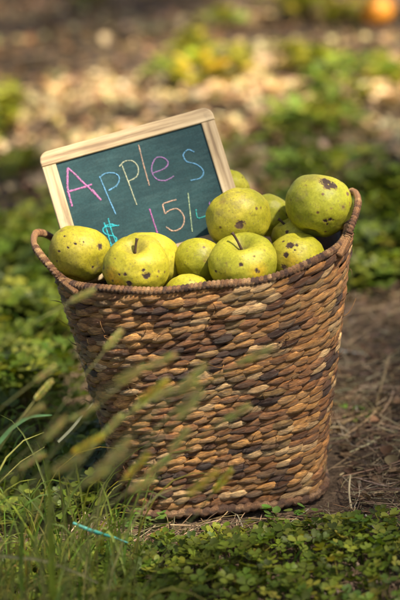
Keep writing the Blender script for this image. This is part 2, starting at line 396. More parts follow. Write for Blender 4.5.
prism([(-BW,BH-fw),(BW,BH-fw)]+arc(BW-cr,BH-cr,0,90)+arc(-BW+cr,BH-cr,90,180),-.006,.006,'frame_rail',M_WOOD,'x')
prism([(BW,-BH+fw),(-BW,-BH+fw)]+arc(-BW+cr,-BH+cr,180,270)+arc(BW-cr,-BH+cr,270,360),-.006,.006,'frame_rail',M_WOOD,'x')
prism([(-BW+.0004,-BH+fw+.0002),(-BW+fw,-BH+fw+.0002),(-BW+fw,BH-fw-.0002),(-BW+.0004,BH-fw-.0002)],-.006,.0056,'frame_stile',M_WOOD,'y')
prism([(BW-fw,-BH+fw+.0002),(BW-.0004,-BH+fw+.0002),(BW-.0004,BH-fw-.0002),(BW-fw,BH-fw-.0002)],-.006,.0056,'frame_stile',M_WOOD,'y')
prism([(-BW+fw-.002,-BH+fw-.002),(BW-fw+.002,-BH+fw-.002),(BW-fw+.002,BH-fw+.002),(-BW+fw-.002,BH-fw+.002)],-.003,.0028,'slate',M_SLATE,'x',.0003)
MI=board.matrix_world.inverted()
def bl(px,py):
    d=ray(px,py); t=((bc+ez*.0028)-CL).dot(ez)/d.dot(ez); q=MI@(CL+d*t); return (q.x,q.y)
PINK=(.62,.16,.48);BLUE=(.16,.42,.78);YEL=(.62,.62,.42);PEACH=(.72,.42,.30);PURP=(.42,.16,.50);CY=(.02,.52,.66);MAG=(.62,.10,.50);TEAL=(.03,.50,.50);GRN=(.50,.62,.36)
LET=[(PINK,1.55,[[(67.5,168),(67.3,180),(68,191),(72,206.5)],[(67.5,168),(75,174.5),(81.3,181),(91,190),(100.8,200)],[(67,192),(78,189),(92,184.5)],[(92,189.5),(101,200.2)]]),
(BLUE,1.0,[[(99.5,176.3),(105,190),(115.7,214.5)],[(99.3,178),(105,173.7),(114,173.2),(119,177.5),(117,185),(108.6,190.8)],[(109,190),(113,188),(117,186)]]),
(YEL,.9,[[(121.4,164.3),(129,184),(136.6,204.8)],[(119.4,166.5),(124.5,161.5),(132.8,161.2),(138.1,168),(136.6,176.5),(128.4,181.3)]]),
(PEACH,.95,[[(138.5,144.8),(143.5,165),(149.3,185.6)]]),
(PURP,1.05,[[(153,173),(164,168.7),(168,163.2),(164,158.2),(156.4,157.8),(152,165.4),(152.3,173.6),(157.5,179.7),(165.8,180.4),(174,176.2)]]),
(BLUE,1.05,[[(194.2,152.2),(188,149.8),(183.2,155),(186.7,161.5),(197,164.8),(203.4,171.4),(200.4,178),(190.3,180.6)]]),
(CY,1.15,[[(117,226),(110,224.3),(104,227.5),(103,231.5),(107.5,235),(113.8,236.3),(116.6,239.5),(115,243.5),(109,246.5)],[(108,218.5),(111.5,231),(115.6,242)],[(104,222.5),(108,235),(111.8,247.5)],[(104,227.2),(119.2,225.4)]]),
(MAG,1.1,[[(149.4,209),(153,220),(157.7,234.2)]]),
(PEACH,1.1,[[(176.2,199.7),(169,201.8),(163,204.3),(163.6,209),(165,213.8)],[(165,213.8),(170,210.2),(177.5,209),(183,215),(184,222.5),(180,228.8),(172.5,231),(166,227)]]),
(GRN,.9,[[(188,193),(190,212),(192.2,231.8)]]),
(TEAL,1.1,[[(195.9,209.5),(197.8,218),(206.4,215.8)]]),
(PURP,1.1,[[(209.2,202),(210.3,208),(212.5,216)],[(211.5,209),(215,205),(219,208),(217,214),(212.8,216)]])]
random.seed(3)
for c,wd,strokes in LET:
    mb=MB()
    for st in strokes:
        P=cat_rom([Vector((*bl(*p),0)) for p in st],9) if len(st)>2 else [Vector((*bl(*p),0)) for p in st]
        # resample densely
        Q=[]
        for a,b in zip(P,P[1:]):
            m=max(1,int((b-a).length/.0004))
            Q+=[a.lerp(b,i/m) for i in range(m)]
        Q.append(P[-1]); V=[];F=[]
        for i,p in enumerate(Q):
            t=(Q[min(i+2,len(Q)-1)]-Q[max(i-2,0)]).normalized(); nn=Vector((-t.y,t.x,0)); hw=wd*.00074*(1+.25*noise.noise(Vector((i*.15,wd*9,0))))
            e1=random.uniform(-.00022,.00022);e2=random.uniform(-.00022,.00022)
            V+=[p+nn*(hw+e1)+Vector((0,0,.0029)),p+nn*hw*.6+Vector((0,0,.0034)),p-nn*hw*.6+Vector((0,0,.0034)),p-nn*(hw+e2)+Vector((0,0,.0029))]
        for i in range(len(Q)-1):
            for k in range(3): F.append((i*4+k,i*4+k+1,(i+1)*4+k+1,(i+1)*4+k))
        o=Vector((0,0,random.uniform(0,.00012)))
        mb.add([v+o for v in V],F,(*c,1))
    mb.build('chalk_letter',M_CHALK,board)

# ------------------------------------------------------------------ apples
def apple(px,py,Yd,rp,axis,label,stem=None,spots=(),blush=(),russet=(),flat=.93,seed=0,name='apple',pos=None,rad=None):
    """axis, spots: in picture directions (right, up, towards the viewer); stem = direction of the stalk"""
    c=pos or at(px,py,Yd); Rr=rad or size(rp,c)
    A=(CR*axis[0]+CU*axis[1]-f*axis[2]).normalized(); hint=CR if abs(A.dot(CR))<.9 else CU
    xx=(hint-A*hint.dot(A)).normalized(); yy=A.cross(xx)
    Mx=Matrix(((xx.x,yy.x,A.x),(xx.y,yy.y,A.y),(xx.z,yy.z,A.z))); Mi=Mx.transposed()
    nt,npn=112,144; V=[];C=[]
    rn=random.Random(seed); ph=rn.uniform(0,6); off=Vector((seed*7.3,seed*1.7,0))
    def dirn(s): 
        x,y=(s[0]-px)/rp,(py-s[1])/rp; q=x*x+y*y; z=math.sqrt(max(.02,1-q)); return (Mi@(CR*x+CU*y-f*z)).normalized(),s[2]/rp,(s[3] if len(s)>3 else 1)
    S=[dirn(s) for s in spots];B=[dirn(s) for s in blush];U=[dirn(s) for s in russet]
    for i in range(nt+1):
        th=math.pi*i/nt
        for k in range(npn):
            p_=2*math.pi*k/npn; d=Vector((math.sin(th)*math.cos(p_),math.sin(th)*math.sin(p_),math.cos(th)))
            lump=1+.050*noise.noise(d*1.3+off)+.024*noise.noise(d*3+off)+.006*noise.noise(d*7+off)+.013*math.cos(5*p_+ph)*math.sin(th)**2*(.4+.8*abs(math.cos(th)))
            rho=math.sin(th)**.94*(1+.05*math.cos(th))*lump
            z=flat*math.cos(th)*lump-.40*math.exp(-(th/.30)**1.7)+.22*math.exp(-((math.pi-th)/.24)**1.8)
            vi=len(V); V.append(Vector((rho*math.cos(p_),rho*math.sin(p_),z+.02))*Rr)
            q=[0,0,0]
            ns=noise.noise(d*9+off)*.6+noise.noise(d*24+off)*.55+noise.noise(d*55+off)*.25
            for sd,sr,am in S: 
                if sd.dot(d)>.5:
                    dist=(sd-d).length; e=dist/sr+ns*.8; q[0]=max(q[0],am*min(1,max(0,(1.22-e)/.62)))
            for sd,sr,am in B: q[1]=max(q[1],am*min(1,max(0,1.15-(sd-d).length/sr+ns*.25)))
            for sd,sr,am in U: q[2]=max(q[2],am*min(1,max(0,(1.2-(sd-d).length/sr+ns)*1.5)))
            cav=math.exp(-(th/.24)**2); q[2]=max(q[2],cav*.7)
            q[0]=max(q[0],.95*math.exp(-((math.pi-th)/.085)**4))
            if q[0]>.45: V[vi]=V[vi]-d*Rr*.022*(q[0]-.45)*(1+ns)
            C.append((*q,1))
    F=[(i*npn+k,(i+1)*npn+k,(i+1)*npn+(k+1)%npn,i*npn+(k+1)%npn) for i in range(nt) for k in range(npn)]
    mb=MB(); mb.add(V,F,C); o=mb.build(name,M_APPLE); o.matrix_world=Matrix.Translation(c)@Mx.to_4x4()
    tag(o,label,'apple','yellow-green apples heaped in the basket')
    if stem:
        L,bx,by=stem; sm=MB(); b0=Vector((0,0,.50*Rr)); e=b0+Mi@((CR*bx+CU*by).normalized()*L*Rr)*.8+Vector((0,0,L*Rr*.5)); mid=(b0+e)/2+Vector((0,0,.12*Rr))
        P=bez(b0,mid,e,9); sm.tube(P,[.0017,.0016,.0015,.0014,.0014,.0014,.0015,.0018,.0020],8); sm.build('stem',M_STEM,o)
    return o
AP=[
 dict(px=79,py=254.5,Yd=-.02,rp=31,axis=(.15,.95,-.25),label='spotted apple at the far left of the basket, beside the left handle',
      spots=[(101,247,3.6,.8),(90,283,3,.7),(61,253,1.7),(77,245,1.4),(66,237,1.2),(70,249,1.3),(94,270,1.6),(64,231,3,.4),(85,243,1),(58,263,1.2)],russet=[(101,268,12,1),(96,275,10,.8)],seed=1),
 dict(px=147.5,py=262.5,Yd=-.022,rp=33,axis=(.05,.95,-.2),label='apple directly behind the front apple with the dark spots, against the chalkboard',
      spots=[(143,236.5,4.2,.75),(141,231,2.5,.5),(158,242,1)],russet=[(146,238,7,.8)],seed=2),
 dict(px=136,py=268,Yd=-.078,rp=33.5,axis=(-.05,.80,.58),label='front apple left of centre with a short stem and a yellow-orange blush',stem=(.40,.25,.95),
      spots=[(147.5,275.5,4.2,.95),(130.5,284,3.2,.95),(126.5,274.2,1.9),(121,274,1.4,.8),(105,268,2,.7),(144,269,1.8,.9),(158,276.5,1.5,.7),(159,271,1.6,.6),(117,257,1.3,.6),(114,281,1.5,.6)],
      blush=[(112,277,13,1),(118,283,9,.9)],russet=[(105,266,4,.7)],flat=.90,seed=3),
 dict(px=199,py=262,Yd=-.035,rp=25,axis=(.1,.9,-.4),label='smaller apple sunk between the front centre apple and the chalkboard corner',spots=[(205,262,2,.5),(190,247,1,.5),(187,252,.9,.7)],russet=[(209,262,8,.7)],seed=4),
 dict(px=188,py=298,Yd=-.085,rp=24.5,axis=(0,.7,-.5),label='small apple of which only the top shows over the front of the rim',spots=[(190,281,1.2,.6)],seed=5),
 dict(px=270,py=216.5,Yd=.055,rp=22,axis=(.4,.8,-.4),label='apple half hidden behind the topmost centre apple, left of the biggest one',spots=[(278,212,1.2,.6),(264,200,1.4,.5)],seed=6),
 dict(px=229,py=189,Yd=.098,rp=20,axis=(.4,.7,-.4),label='apple peeping out behind the right edge of the chalkboard',spots=[(242,178,1.2,.7),(233,176,1.0,.6)],seed=7),
 dict(px=238.5,py=219.5,Yd=-.006,rp=32.8,axis=(-.35,.80,-.30),label='apple on top of the heap in the centre with one round brown bruise',
      spots=[(240.5,227.5,5.4,.85),(229,213,1.4,.4),(222,203,4,.35),(250,216,1.2,.5)],russet=[(230,200,14,.75),(222,210,9,.7),(243,206,10,.5)],seed=8),
 dict(px=292,py=236,Yd=.015,rp=20,axis=(-.45,.8,.2),label='apple showing as a sliver with a dark stalk, under the biggest apple',stem=(.5,-.8,.5),spots=[(286,232,2)],seed=9),
 dict(px=297,py=259,Yd=-.028,rp=29.5,axis=(-.15,-.9,-.25),label='apple at the right below the biggest one, with black spots on yellow skin',
      spots=[(289,244,4.0,1),(283,240,2,.8),(296,243.5,2,.8),(284.5,254.5,3.0,1),(283,267,3.4,.8),(272.5,254,4,.85),(294,249,1.4,.9),(309,265,1.6,.7),(316,255,1,.6),(301,250,1,.6)],blush=[(290,262,13,.45)],seed=10),
 dict(px=243.5,py=265.5,Yd=-.072,rp=34.5,axis=(-.10,.86,.50),label='front centre apple with a long dark curved stem pointing up left',stem=(.50,-.72,.8),
      spots=[(240.5,263.5,2.6,.85),(256,270,2.5,.75),(217,271,1.8,.8),(268,258,1,.6),(253,254,1.1,.6),(227,263,1,.5),(262,249,1.8,.4)],blush=[(258,272,12,.6),(225,276,10,.3)],russet=[(222,262,7,.4)],flat=.88,seed=11),
 dict(px=319,py=206.5,Yd=.004,rp=34,axis=(.28,.92,-.25),label='biggest apple, highest at the right, with a large dark scab on top',
      spots=[(324,182,5.6,1),(331,186,5.0,1),(326,188,4,.9),(346,194.5,2.4,.75),(323,224,2.3,1),(328.5,222.5,1.8,1),(325.5,227.5,1.5,1),(331,223,1.2,.9),(341,209,1.9,.6),(289.5,201,1.3,.8),(305,187,1.4,.5),(348,205,2,.5),(329,211,1.2,.5),(300,222,1.3,.3)],russet=[(300,196,8,.5),(312,178,7,.6),(341,209,4,.8),(297,220,5,.5)],seed=12),
]
for a in AP: apple(**a)
# the layer of apples underneath that carries them
LOW=[(-.085,-.045),(-.02,-.058),(.05,-.055),(.11,-.02),(-.10,.03),(.09,.045),(.02,.0)]
for i,(x,y) in enumerate(LOW):
    o=apple(0,0,0,30,(random.uniform(-1,1),random.uniform(-1,1),random.uniform(-1,1)),'apple of the hidden lower layer, only glimpsed dark between the apples above',seed=20+i,pos=Vector((x,y,.205)),rad=.036)
    o['group']='apples of the lower layer'

# ------------------------------------------------------------------ clover and weeds
def leaflet(n=4):
    """heart-shaped leaflet, unit length along +y, folded on the midrib"""
    out=[(0,0,0)]; 
    prof=[(.20,.14),(.42,.38),(.50,.66),(.42,.88),(.22,1.0)]
    v=[(0,0,0),(0,.45,-.06),(0,.88,-.02)]; f_=[]
    for s in (1,-1):
        b=len(v); v+=[(s*x,y,.10*abs(x)*2) for x,y in prof]
        fan=[(0,b,b+1,1),(1,b+1,b+2,b+3),(1,b+3,b+4,2)]
        f_+= fan if s>0 else [q[::-1] for q in fan]
    return v,f_
def trefoil():
    v,f_=leaflet(); V=[];F=[]
    for k in range(3):
        a=2*math.pi*k/3; o=len(V); c,s=math.cos(a),math.sin(a); t=.18
        for x,y,z in v:
            y2=y+.05; z2=z+y*t*(1 if k!=1 else .6); V.append((x*c-y2*s,x*s+y2*c,z2))
        F+=[tuple(i+o for i in q) for q in f_]
    # stalk
    o=len(V); r=.035
    for z in (0,-1.5,-3.2):
        for k in range(3): V.append((r*math.cos(k*2.1)+.1*z*z*.2,r*math.sin(k*2.1),z))
    for j in range(2):
        for k in range(3): F.append((o+j*3+k,o+j*3+(k+1)%3,o+(j+1)*3+(k+1)%3,o+(j+1)*3+k))
    return V,F
TV,TF=trefoil()
def clover(name,n,xr,yr,dens,hgt,sz,pal,label,tilt=.45):
    P=[];tries=0
    while len(P)<n and tries<n*30:
        tries+=1; x=random.uniform(*xr); y=random.uniform(*yr); d=dens(x,y)
        if d<=0 or random.random()>d: continue
        if abs(x)<.135 and abs(y)<.115: continue
        h=hgt(x,y)*(.35+.65*random.random()**.6)
        # keep out of the basket's flaring wall
        if h>.004 and (abs(x)/(.125+.2*h))**3+(abs(y)/(.108+.13*h))**3<1: continue
        P.append((x,y,gz(x,y)+h))
    P=np.array(P); n=len(P); s=rng.uniform(sz[0],sz[1],n)
    M=rotz(rng.uniform(0,6.28,n))@rotx(rng.normal(0,tilt,n))@rotz(rng.uniform(0,6.28,n)); M=M*s[:,None,None]
    o=scatter(name,TV,TF,M,P,pick(pal,n),M_LEAF); tag(o,label,'ground cover',kind='stuff'); return o
def nz(x,y,s,o=0): return noise.noise(Vector((x*s+o,y*s-o,o)))
GP=[(.085,.125,.013),(.115,.160,.017),(.145,.185,.020),(.065,.10,.011),(.20,.22,.028)]
def sm(a,b,x): t=max(0,min(1,(x-a)/(b-a))); return t*t*(3-2*t)
def d_front(x,y):
    edge=-.135+.035*nz(x,y,9,4)+.03*sm(.1,.3,x)*0
    return sm(0,.07,edge-y+ .02*nz(x,y,30,1))
clover('clover_front',6500,(-.5,.5),(-.85,-.09),d_front,lambda x,y:.012+.030*sm(.10,.30,-y)+.012*nz(x,y,12,2),(.0060,.0120),GP,'low green clover carpet along the front of the basket')
GL=[(.080,.12,.012),(.105,.15,.016),(.14,.18,.02),(.055,.085,.010),(.20,.23,.03)]
def d_left(x,y):
    e=-.10+.04*nz(x,y,4,2)-.03*sm(.0,.4,-y)-.1*sm(.1,.5,y)+.0*y
    return sm(0,.07,e+.10*sm(.2,1.2,y)-x)*sm(1.35,1.1,y+.15*nz(x,y,4,6))*(.25+.75*sm(-.3,.2,nz(x,y,6,8)))
clover('clover_left',7500,(-1.0,-.05),(-.10,1.35),d_left,lambda x,y:.03+.05*sm(-.1,.5,nz(x,y,5,5))+.03*sm(0,.6,y),(.011,.019),GL,'lush green clover and weeds left of and behind the basket')
def d_right(x,y):
    return sm(.62,.80,y+.10*nz(x,y,5,3))*sm(1.42,1.15,y)*sm(.10,.2,x)*(.4+.6*sm(-.25,.1,nz(x,y,6,3)))
clover('clover_right',4800,(.05,.95),(.5,1.7),d_right,lambda x,y:.035+.07*sm(-.2,.5,nz(x,y,5,15)),(.010,.019),GL,'bushy green clover behind the bare earth on the right')
# far patches given by where they grow: (x, y, radius, strength)
def blob(px,py,rx,ry): g_=ground(px,py); return (g_.x,g_.y,size(rx,g_),size(ry,g_)/math.sin(PITCH))
FAR=[blob(95,4,24,12),blob(190,66,22,12),blob(270,20,60,20),blob(225,85,28,14),blob(320,80,38,13),blob(345,125,32,12),blob(285,132,18,9),blob(388,85,16,20),blob(20,165,24,22),blob(240,165,30,14),blob(300,168,18,7),blob(8,130,16,22),blob(350,30,30,12)]
def d_far(x,y):
    m=0
    for a,b,c,d in FAR:
        q=((x-a)/c)**2+((y-b)/d)**2; m=max(m,math.exp(-q*1.6))
    return m*sm(-.2,.3,nz(x,y,7,1)) if m>.12 else 0
clover('weeds_far',4600,(-1.1,1.4),(1.35,5.2),d_far,lambda x,y:.03+.07*sm(-.3,.4,nz(x,y,4,9)),(.014,.026),[(.18,.21,.022),(.26,.29,.03),(.36,.36,.04),(.44,.41,.06),(.11,.14,.02)],'broken patches of green weeds among dry litter in the background')

# yellow-leaved plants in the background
def bushy(name,pos,h,wd,n,pal,label,cat='plant',lf=.03,group=None):
    e=empty(name,pos); tag(e,label,cat,group); lv=MB(); st=MB()
    lt,lf_=leaflet()
    for i in range(n):
        a=random.uniform(0,6.28); rr=wd*random.random()**.5; z=h*random.uniform(.25,1)*(1-.4*(rr/wd)**2)
        p=Vector((rr*math.cos(a),rr*math.sin(a),z)); L=lf*random.uniform(.7,1.3)
        Mx=Matrix.Rotation(a-1.57+random.uniform(-.6,.6),3,'Z')@Matrix.Rotation(random.uniform(-.5,.7),3,'X')
        c=random.choice(pal); c=tuple(x*random.uniform(.8,1.2) for x in c)
        lv.add([p+(Mx@Vector((x*.7,y,zz)))*L for x,y,zz in lt],lf_,(*c,1))
        if i%3==0: st.tube(bez((0,0,0),(p.x*.4,p.y*.4,z*.6),p,5),.0014,4,(.16,.17,.05,1))
    lv.build('leaves',M_LEAF,e); st.build('stalks',M_GRASS,e); return e
YP=[(.40,.42,.03),(.48,.48,.04),(.34,.38,.04),(.50,.46,.05)]
def gp(px,py): q=ground(px,py); return (q.x,q.y,gz(q.x,q.y))
bushy('yellow_weed',gp(203,92),.09,.045,40,YP,'yellow-leaved weed, the larger clump above the middle of the chalkboard',lf=.042,group='yellow weeds')
bushy('yellow_weed',gp(228,80),.055,.045,22,YP,'small yellow-green weed just right of the larger yellow clump',lf=.036,group='yellow weeds')
bushy('yellow_weed',gp(200,50),.045,.03,14,[(.52,.48,.03)],'tiny bright yellow weed farther back than the other yellow ones',lf=.03,group='yellow weeds')
bushy('green_weed',gp(176,78),.035,.05,30,[(.16,.22,.03),(.24,.30,.04),(.12,.17,.03)],'bushy green weed left of the yellow-leaved clump',lf=.036,group='green weeds')
bushy('green_weed',gp(312,140),.08,.09,80,[(.16,.24,.03),(.26,.32,.05),(.10,.16,.02)],'bushy green weed in the sun behind the biggest apple',lf=.036,group='green weeds')
bushy('green_weed',gp(352,100),.08,.10,80,[(.16,.24,.03),(.26,.32,.05),(.10,.16,.02)],'bushy green weed at the upper right, farther back on the slope',lf=.036,group='green weeds')
bushy('clover_sprig',gp(279,522),.022,.018,11,[(.10,.20,.035),(.13,.24,.04)],'small clover sprig on bare soil before the right front corner of the basket',lf=.012,group='clover sprigs')
bushy('clover_sprig',gp(310,518),.018,.012,7,[(.12,.22,.035),(.14,.26,.04)],'clover sprig standing alone right of the basket corner',lf=.012,group='clover sprigs')
bushy('clover_sprig',gp(150,530),.036,.026,18,[(.10,.20,.035),(.13,.24,.04)],'clover sprig rising against the lower left front of the basket',lf=.012,group='clover sprigs')
bushy('clover_sprig',gp(352,420),.016,.022,12,[(.12,.22,.035),(.14,.26,.04)],'tiny weed on the straw-strewn earth right of the basket',lf=.009,group='clover sprigs')
# blurred orange fruit at the top right
og=Vector(gp(378,31)); fr=MB()
V=[];F=[];nn=28
for i in range(nn+1):
    th=math.pi*i/nn
    for k in range(36):
        p_=2*math.pi*k/36; rr=1+.02*math.sin(p_*3+th*2); V.append((math.sin(th)*math.cos(p_)*rr*.044,math.sin(th)*math.sin(p_)*rr*.044,(math.cos(th)*.92-.10*math.exp(-(th/.3)**2))*.044+.040))
F=[(i*36+k,(i+1)*36+k,(i+1)*36+(k+1)%36,i*36+(k+1)%36) for i in range(nn) for k in range(36)]
fr.add(V,F); fo=fr.build('orange_fruit',m_plain('orange_peel',(.92,.36,.03),.45,300,.12)); fo.location=og; fo.scale=(1.0,1,1)
tag(fo,'bright orange fruit lying on the ground at the far upper right','fruit')
fs=MB(); fs.tube([(0,0,.072),(.002,0,.080),(.006,0,.086)],.0022,6,(.16,.18,.05,1)); fs.build('stem',M_GRASS,fo)

# ------------------------------------------------------------------ dead leaves, straw, twigs
def curl():
    v=[];nx_,ny_=5,7
    for j in range(ny_):
        t=j/(ny_-1); w_=.5*math.sin(math.pi*min(1,t*.93+.05))**.8
        for i in range(nx_):
            s=-1+2*i/(nx_-1); v.append((s*w_,t,.25*s*s*w_*2+.15*math.sin(t*3)))
    return v,[(j*nx_+i,j*nx_+i+1,(j+1)*nx_+i+1,(j+1)*nx_+i) for j in range(ny_-1) for i in range(nx_-1)]
CV,CF=curl()
def litter(name,n,xr,yr,dens,sz,pal,label,tv=CV,tf=CF,up=(.004,.01),tilt=.5,mat=None):
    P=[]
    tr=0
    while len(P)<n and tr<n*30:
        tr+=1; x=random.uniform(*xr); y=random.uniform(*yr)
        if abs(x)<.15 and abs(y)<.125: continue
        if random.random()>dens(x,y): continue
        P.append((x,y,gz(x,y)+random.uniform(*up)))
    P=np.array(P); n=len(P); s=rng.uniform(sz[0],sz[1],n)
    M=rotz(rng.uniform(0,6.28,n))@rotx(rng.normal(0,tilt,n))@rotz(rng.uniform(0,.6,n)); M=M*s[:,None,None]
    o=scatter(name,tv,tf,M,P,pick(pal,n),mat or M_DRY); tag(o,label,'litter',kind='stuff'); return o
DL=[(.30,.19,.11),(.46,.33,.20),(.62,.48,.31),(.13,.08,.05),(.36,.22,.11),(.22,.14,.09),(.70,.57,.39),(.60,.44,.26)]
litter('dead_leaves',9000,(-1.3,1.5),(1.2,5.6),lambda x,y:.35+.65*sm(-.2,.3,nz(x,y,3,22)),(.010,.030),[(.24,.15,.08),(.16,.10,.06),(.32,.20,.10),(.12,.075,.045),(.40,.27,.15)],'brown and beige dead leaves strewn over the ground in the background')
litter('dead_leaves_near',700,(.1,.9),(-.15,.9),lambda x,y:.6,(.006,.018),[(.12,.08,.05),(.2,.13,.08),(.07,.045,.03)],'crumbled dead leaf bits on the earth beside the basket')
def pale(x,y):  # pale litter density; its streaks also stand in for sunlit ground
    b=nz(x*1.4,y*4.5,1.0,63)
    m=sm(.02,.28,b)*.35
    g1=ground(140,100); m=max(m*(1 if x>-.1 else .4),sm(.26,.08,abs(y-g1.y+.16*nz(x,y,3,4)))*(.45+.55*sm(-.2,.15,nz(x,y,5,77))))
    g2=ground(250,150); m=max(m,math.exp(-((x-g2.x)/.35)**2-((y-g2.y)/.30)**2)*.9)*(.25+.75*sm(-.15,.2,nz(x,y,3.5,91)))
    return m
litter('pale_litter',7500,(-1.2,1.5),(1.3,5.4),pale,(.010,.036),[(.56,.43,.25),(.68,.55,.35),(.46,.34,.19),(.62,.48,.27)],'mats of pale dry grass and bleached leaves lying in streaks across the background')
# soil crumbs
cv=[(math.cos(a)*r_,math.sin(a)*r_,z) for z,r_,k in ((-.4,.7,5),(.35,.6,5)) for a in [i*6.283/5+(.6 if z>0 else 0) for i in range(5)]]+[(0,0,.8)]
cf=[(i,(i+1)%5,5+(i+1)%5,5+i) for i in range(5)]+[(5+i,5+(i+1)%5,10) for i in range(5)]
litter('soil_crumbs',9000,(-.45,.9),(-.4,1.0),lambda x,y:.6+.4*sm(-.2,.2,nz(x,y,8,2)),(.0015,.006),[(.15,.118,.096),(.20,.16,.13),(.09,.07,.058)],'crumbs of dark earth around the basket',cv,cf,(.0,.002),.5,M_SOIL and M_DRY)
# straw: thin curved three-sided stems
sv=[];
for j in range(6):
    t=j/5; 
    for k in range(3): sv.append((.009*math.cos(k*2.1)+.06*math.sin(t*3),t-.5,.009*math.sin(k*2.1)+.03*math.sin(t*2)))
sf=[(j*3+k,j*3+(k+1)%3,(j+1)*3+(k+1)%3,(j+1)*3+k) for j in range(5) for k in range(3)]
def d_straw(x,y): return sm(.9,.6,y)*(.35+.65*sm(-.3,.3,nz(x,y,6,31)))
SP=[(.30,.22,.14),(.42,.33,.22),(.20,.13,.08),(.12,.08,.055),(.24,.18,.12),(.5,.42,.30)]
litter('straw_bits',9500,(-.4,.9),(-.2,.95),d_straw,(.02,.085),SP,'thin dry straw and rootlets scattered on the earth beside the basket',sv,sf,(.003,.013),.12)
litter('far_straw',1800,(-1.2,1.4),(1.0,5.2),lambda x,y:.5,(.06,.20),SP,'dry stalks scattered among the dead leaves in the background',sv,sf,(.004,.02),.2)
# single straws one can point at
def straw(pts,r_,c,label,name='dry_straw',grp='single dry straws',z=.006,lift=None):
    P=[]
    for i,(a,b) in enumerate(pts):
        q=ground(a,b); q.z=gz(q.x,q.y)+z+(lift[i] if lift else 0); P.append(q)
    P=cat_rom(P,6); o_=MB(); n=len(P); o_.tube(P,[r_*(1-.45*i/n)*(1+.1*math.sin(i)) for i in range(n)],7,(*c,1),ru=4)
    tag(o_.build(name,M_DRY),label,'straw',grp)
straw([(342,429),(365,421),(396,408)],.0016,(.42,.31,.18),'long tan straw slanting up to the right edge of the photo, right of the basket')
straw([(390,378),(384,395),(377,413)],.0013,(.40,.30,.17),'short tan straw standing steeply above the long slanting one',lift=[.02,.01,0])
straw([(336,397),(349,401),(356,410),(357,419)],.0013,(.48,.46,.44),'pale grey curved straw hooking down just right of the basket')
straw([(338,358),(350,359),(366,361)],.0018,(.50,.52,.55),'pale bluish grey straw lying level near the green clover')
straw([(352,516),(350,506),(352,498)],.0016,(.45,.38,.26),'short pale stub of straw standing by the clover below the basket corner',lift=[0,.012,.024])
straw([(334,410),(345,408),(353,406)],.0016,(.45,.30,.14),'short orange-tan straw close to the right side of the basket')
straw([(366,520),(376,535),(392,540)],.0014,(.46,.46,.42),'pale thin straw at the lower right edge above the clover')
straw([(345,350),(368,335),(396,325)],.0020,(.30,.22,.15),'brown stalk slanting up right in front of the green clover on the right')

straw([(372,470),(384,461),(397,455)],.0013,(.44,.36,.24),'thin tan straw near the right edge, level with the lower basket')
straw([(345,448),(360,452),(378,447)],.0011,(.46,.40,.30),'thin pale straw lying level just under the long slanting straw')
straw([(340,480),(356,472),(368,476)],.0012,(.42,.34,.22),'bent tan straw on the bare earth beside the lower right of the basket')
straw([(362,395),(372,388),(380,386)],.0011,(.50,.46,.38),'tiny pale straw between the hooked grey straw and the steep tan one')
# ------------------------------------------------------------------ grass
def blade(mb,base,tip,bow,w0,c,n=7):
    P=bez(base,bow,tip,n); V=[];F=[]
    side=None
    for i,p in enumerate(P):
        t=(P[min(i+1,n-1)]-P[max(i-1,0)]).normalized(); s=t.cross(Vector((math.cos(base[0]*91),math.sin(base[1]*77),.2))).normalized()
        ww=w0*(1-(i/(n-1))**2.2)+.0002; m=t.cross(s)*ww*.35
        V+=[p+s*ww,p-m,p-s*ww]
    for i in range(n-1): F+=[(i*3,i*3+1,i*3+4,i*3+3),(i*3+1,i*3+2,i*3+5,i*3+4)]
    mb.add(V,F,(*c,1))
GG=[(.11,.16,.025),(.15,.20,.03),(.08,.13,.02),(.22,.25,.05),(.36,.32,.11),(.17,.21,.035)]
def grass(name,n,xr,yr,dens,hr,wr,pal,label,lean=(.05,0)):
    mb=MB();k=0;tr=0
    while k<n and tr<n*30:
        tr+=1;x=random.uniform(*xr);y=random.uniform(*yr)
        if random.random()>dens(x,y): continue
        h=random.uniform(*hr)*(.6+.4*dens(x,y)); a=random.uniform(0,6.28); l=h*random.uniform(.15,.75)
        dx,dy=math.cos(a)*l+lean[0]*h*4,math.sin(a)*l+lean[1]
        z=gz(x,y); tip=Vector((x+dx,y+dy,z+h*random.uniform(.55,1))); bow=Vector((x+dx*.25,y+dy*.25,z+h*random.uniform(.8,1.1)))
        if tip.x>-.19 and tip.y>-.17 and tip.y<.17: continue
        c=random.choice(pal);c=tuple(q*random.uniform(.75,1.25) for q in c)
        blade(mb,(x,y,z-.005),tip,bow,random.uniform(*wr),c);k+=1
    tag(mb.build(name,M_GRASS),label,'grass',kind='stuff')
def d_g(x,y):
    return sm(-.02,-.16,x-.10*nz(x,y,5,6)+ .25*sm(-.1,-.5,y)*0)*(.4+.6*sm(-.4,.3,nz(x,y,8,5)))
grass('grass_front',1900,(-.52,-.09),(-.95,-.13),d_g,(.06,.18),(.0006,.0017),GG,'rough green and straw-coloured grass in the lower left foreground')
grass('grass_low',500,(-.15,.42),(-.75,-.2),lambda x,y:.4,(.03,.07),(.0008,.0016),GG[:4],'short grass blades growing through the clover carpet',lean=(.0,0))
grass('grass_left',420,(-.75,-.22),(-.12,.5),lambda x,y:.7,(.06,.14),(.0008,.0018),GG[:4],'grass blades among the clover left of the basket')

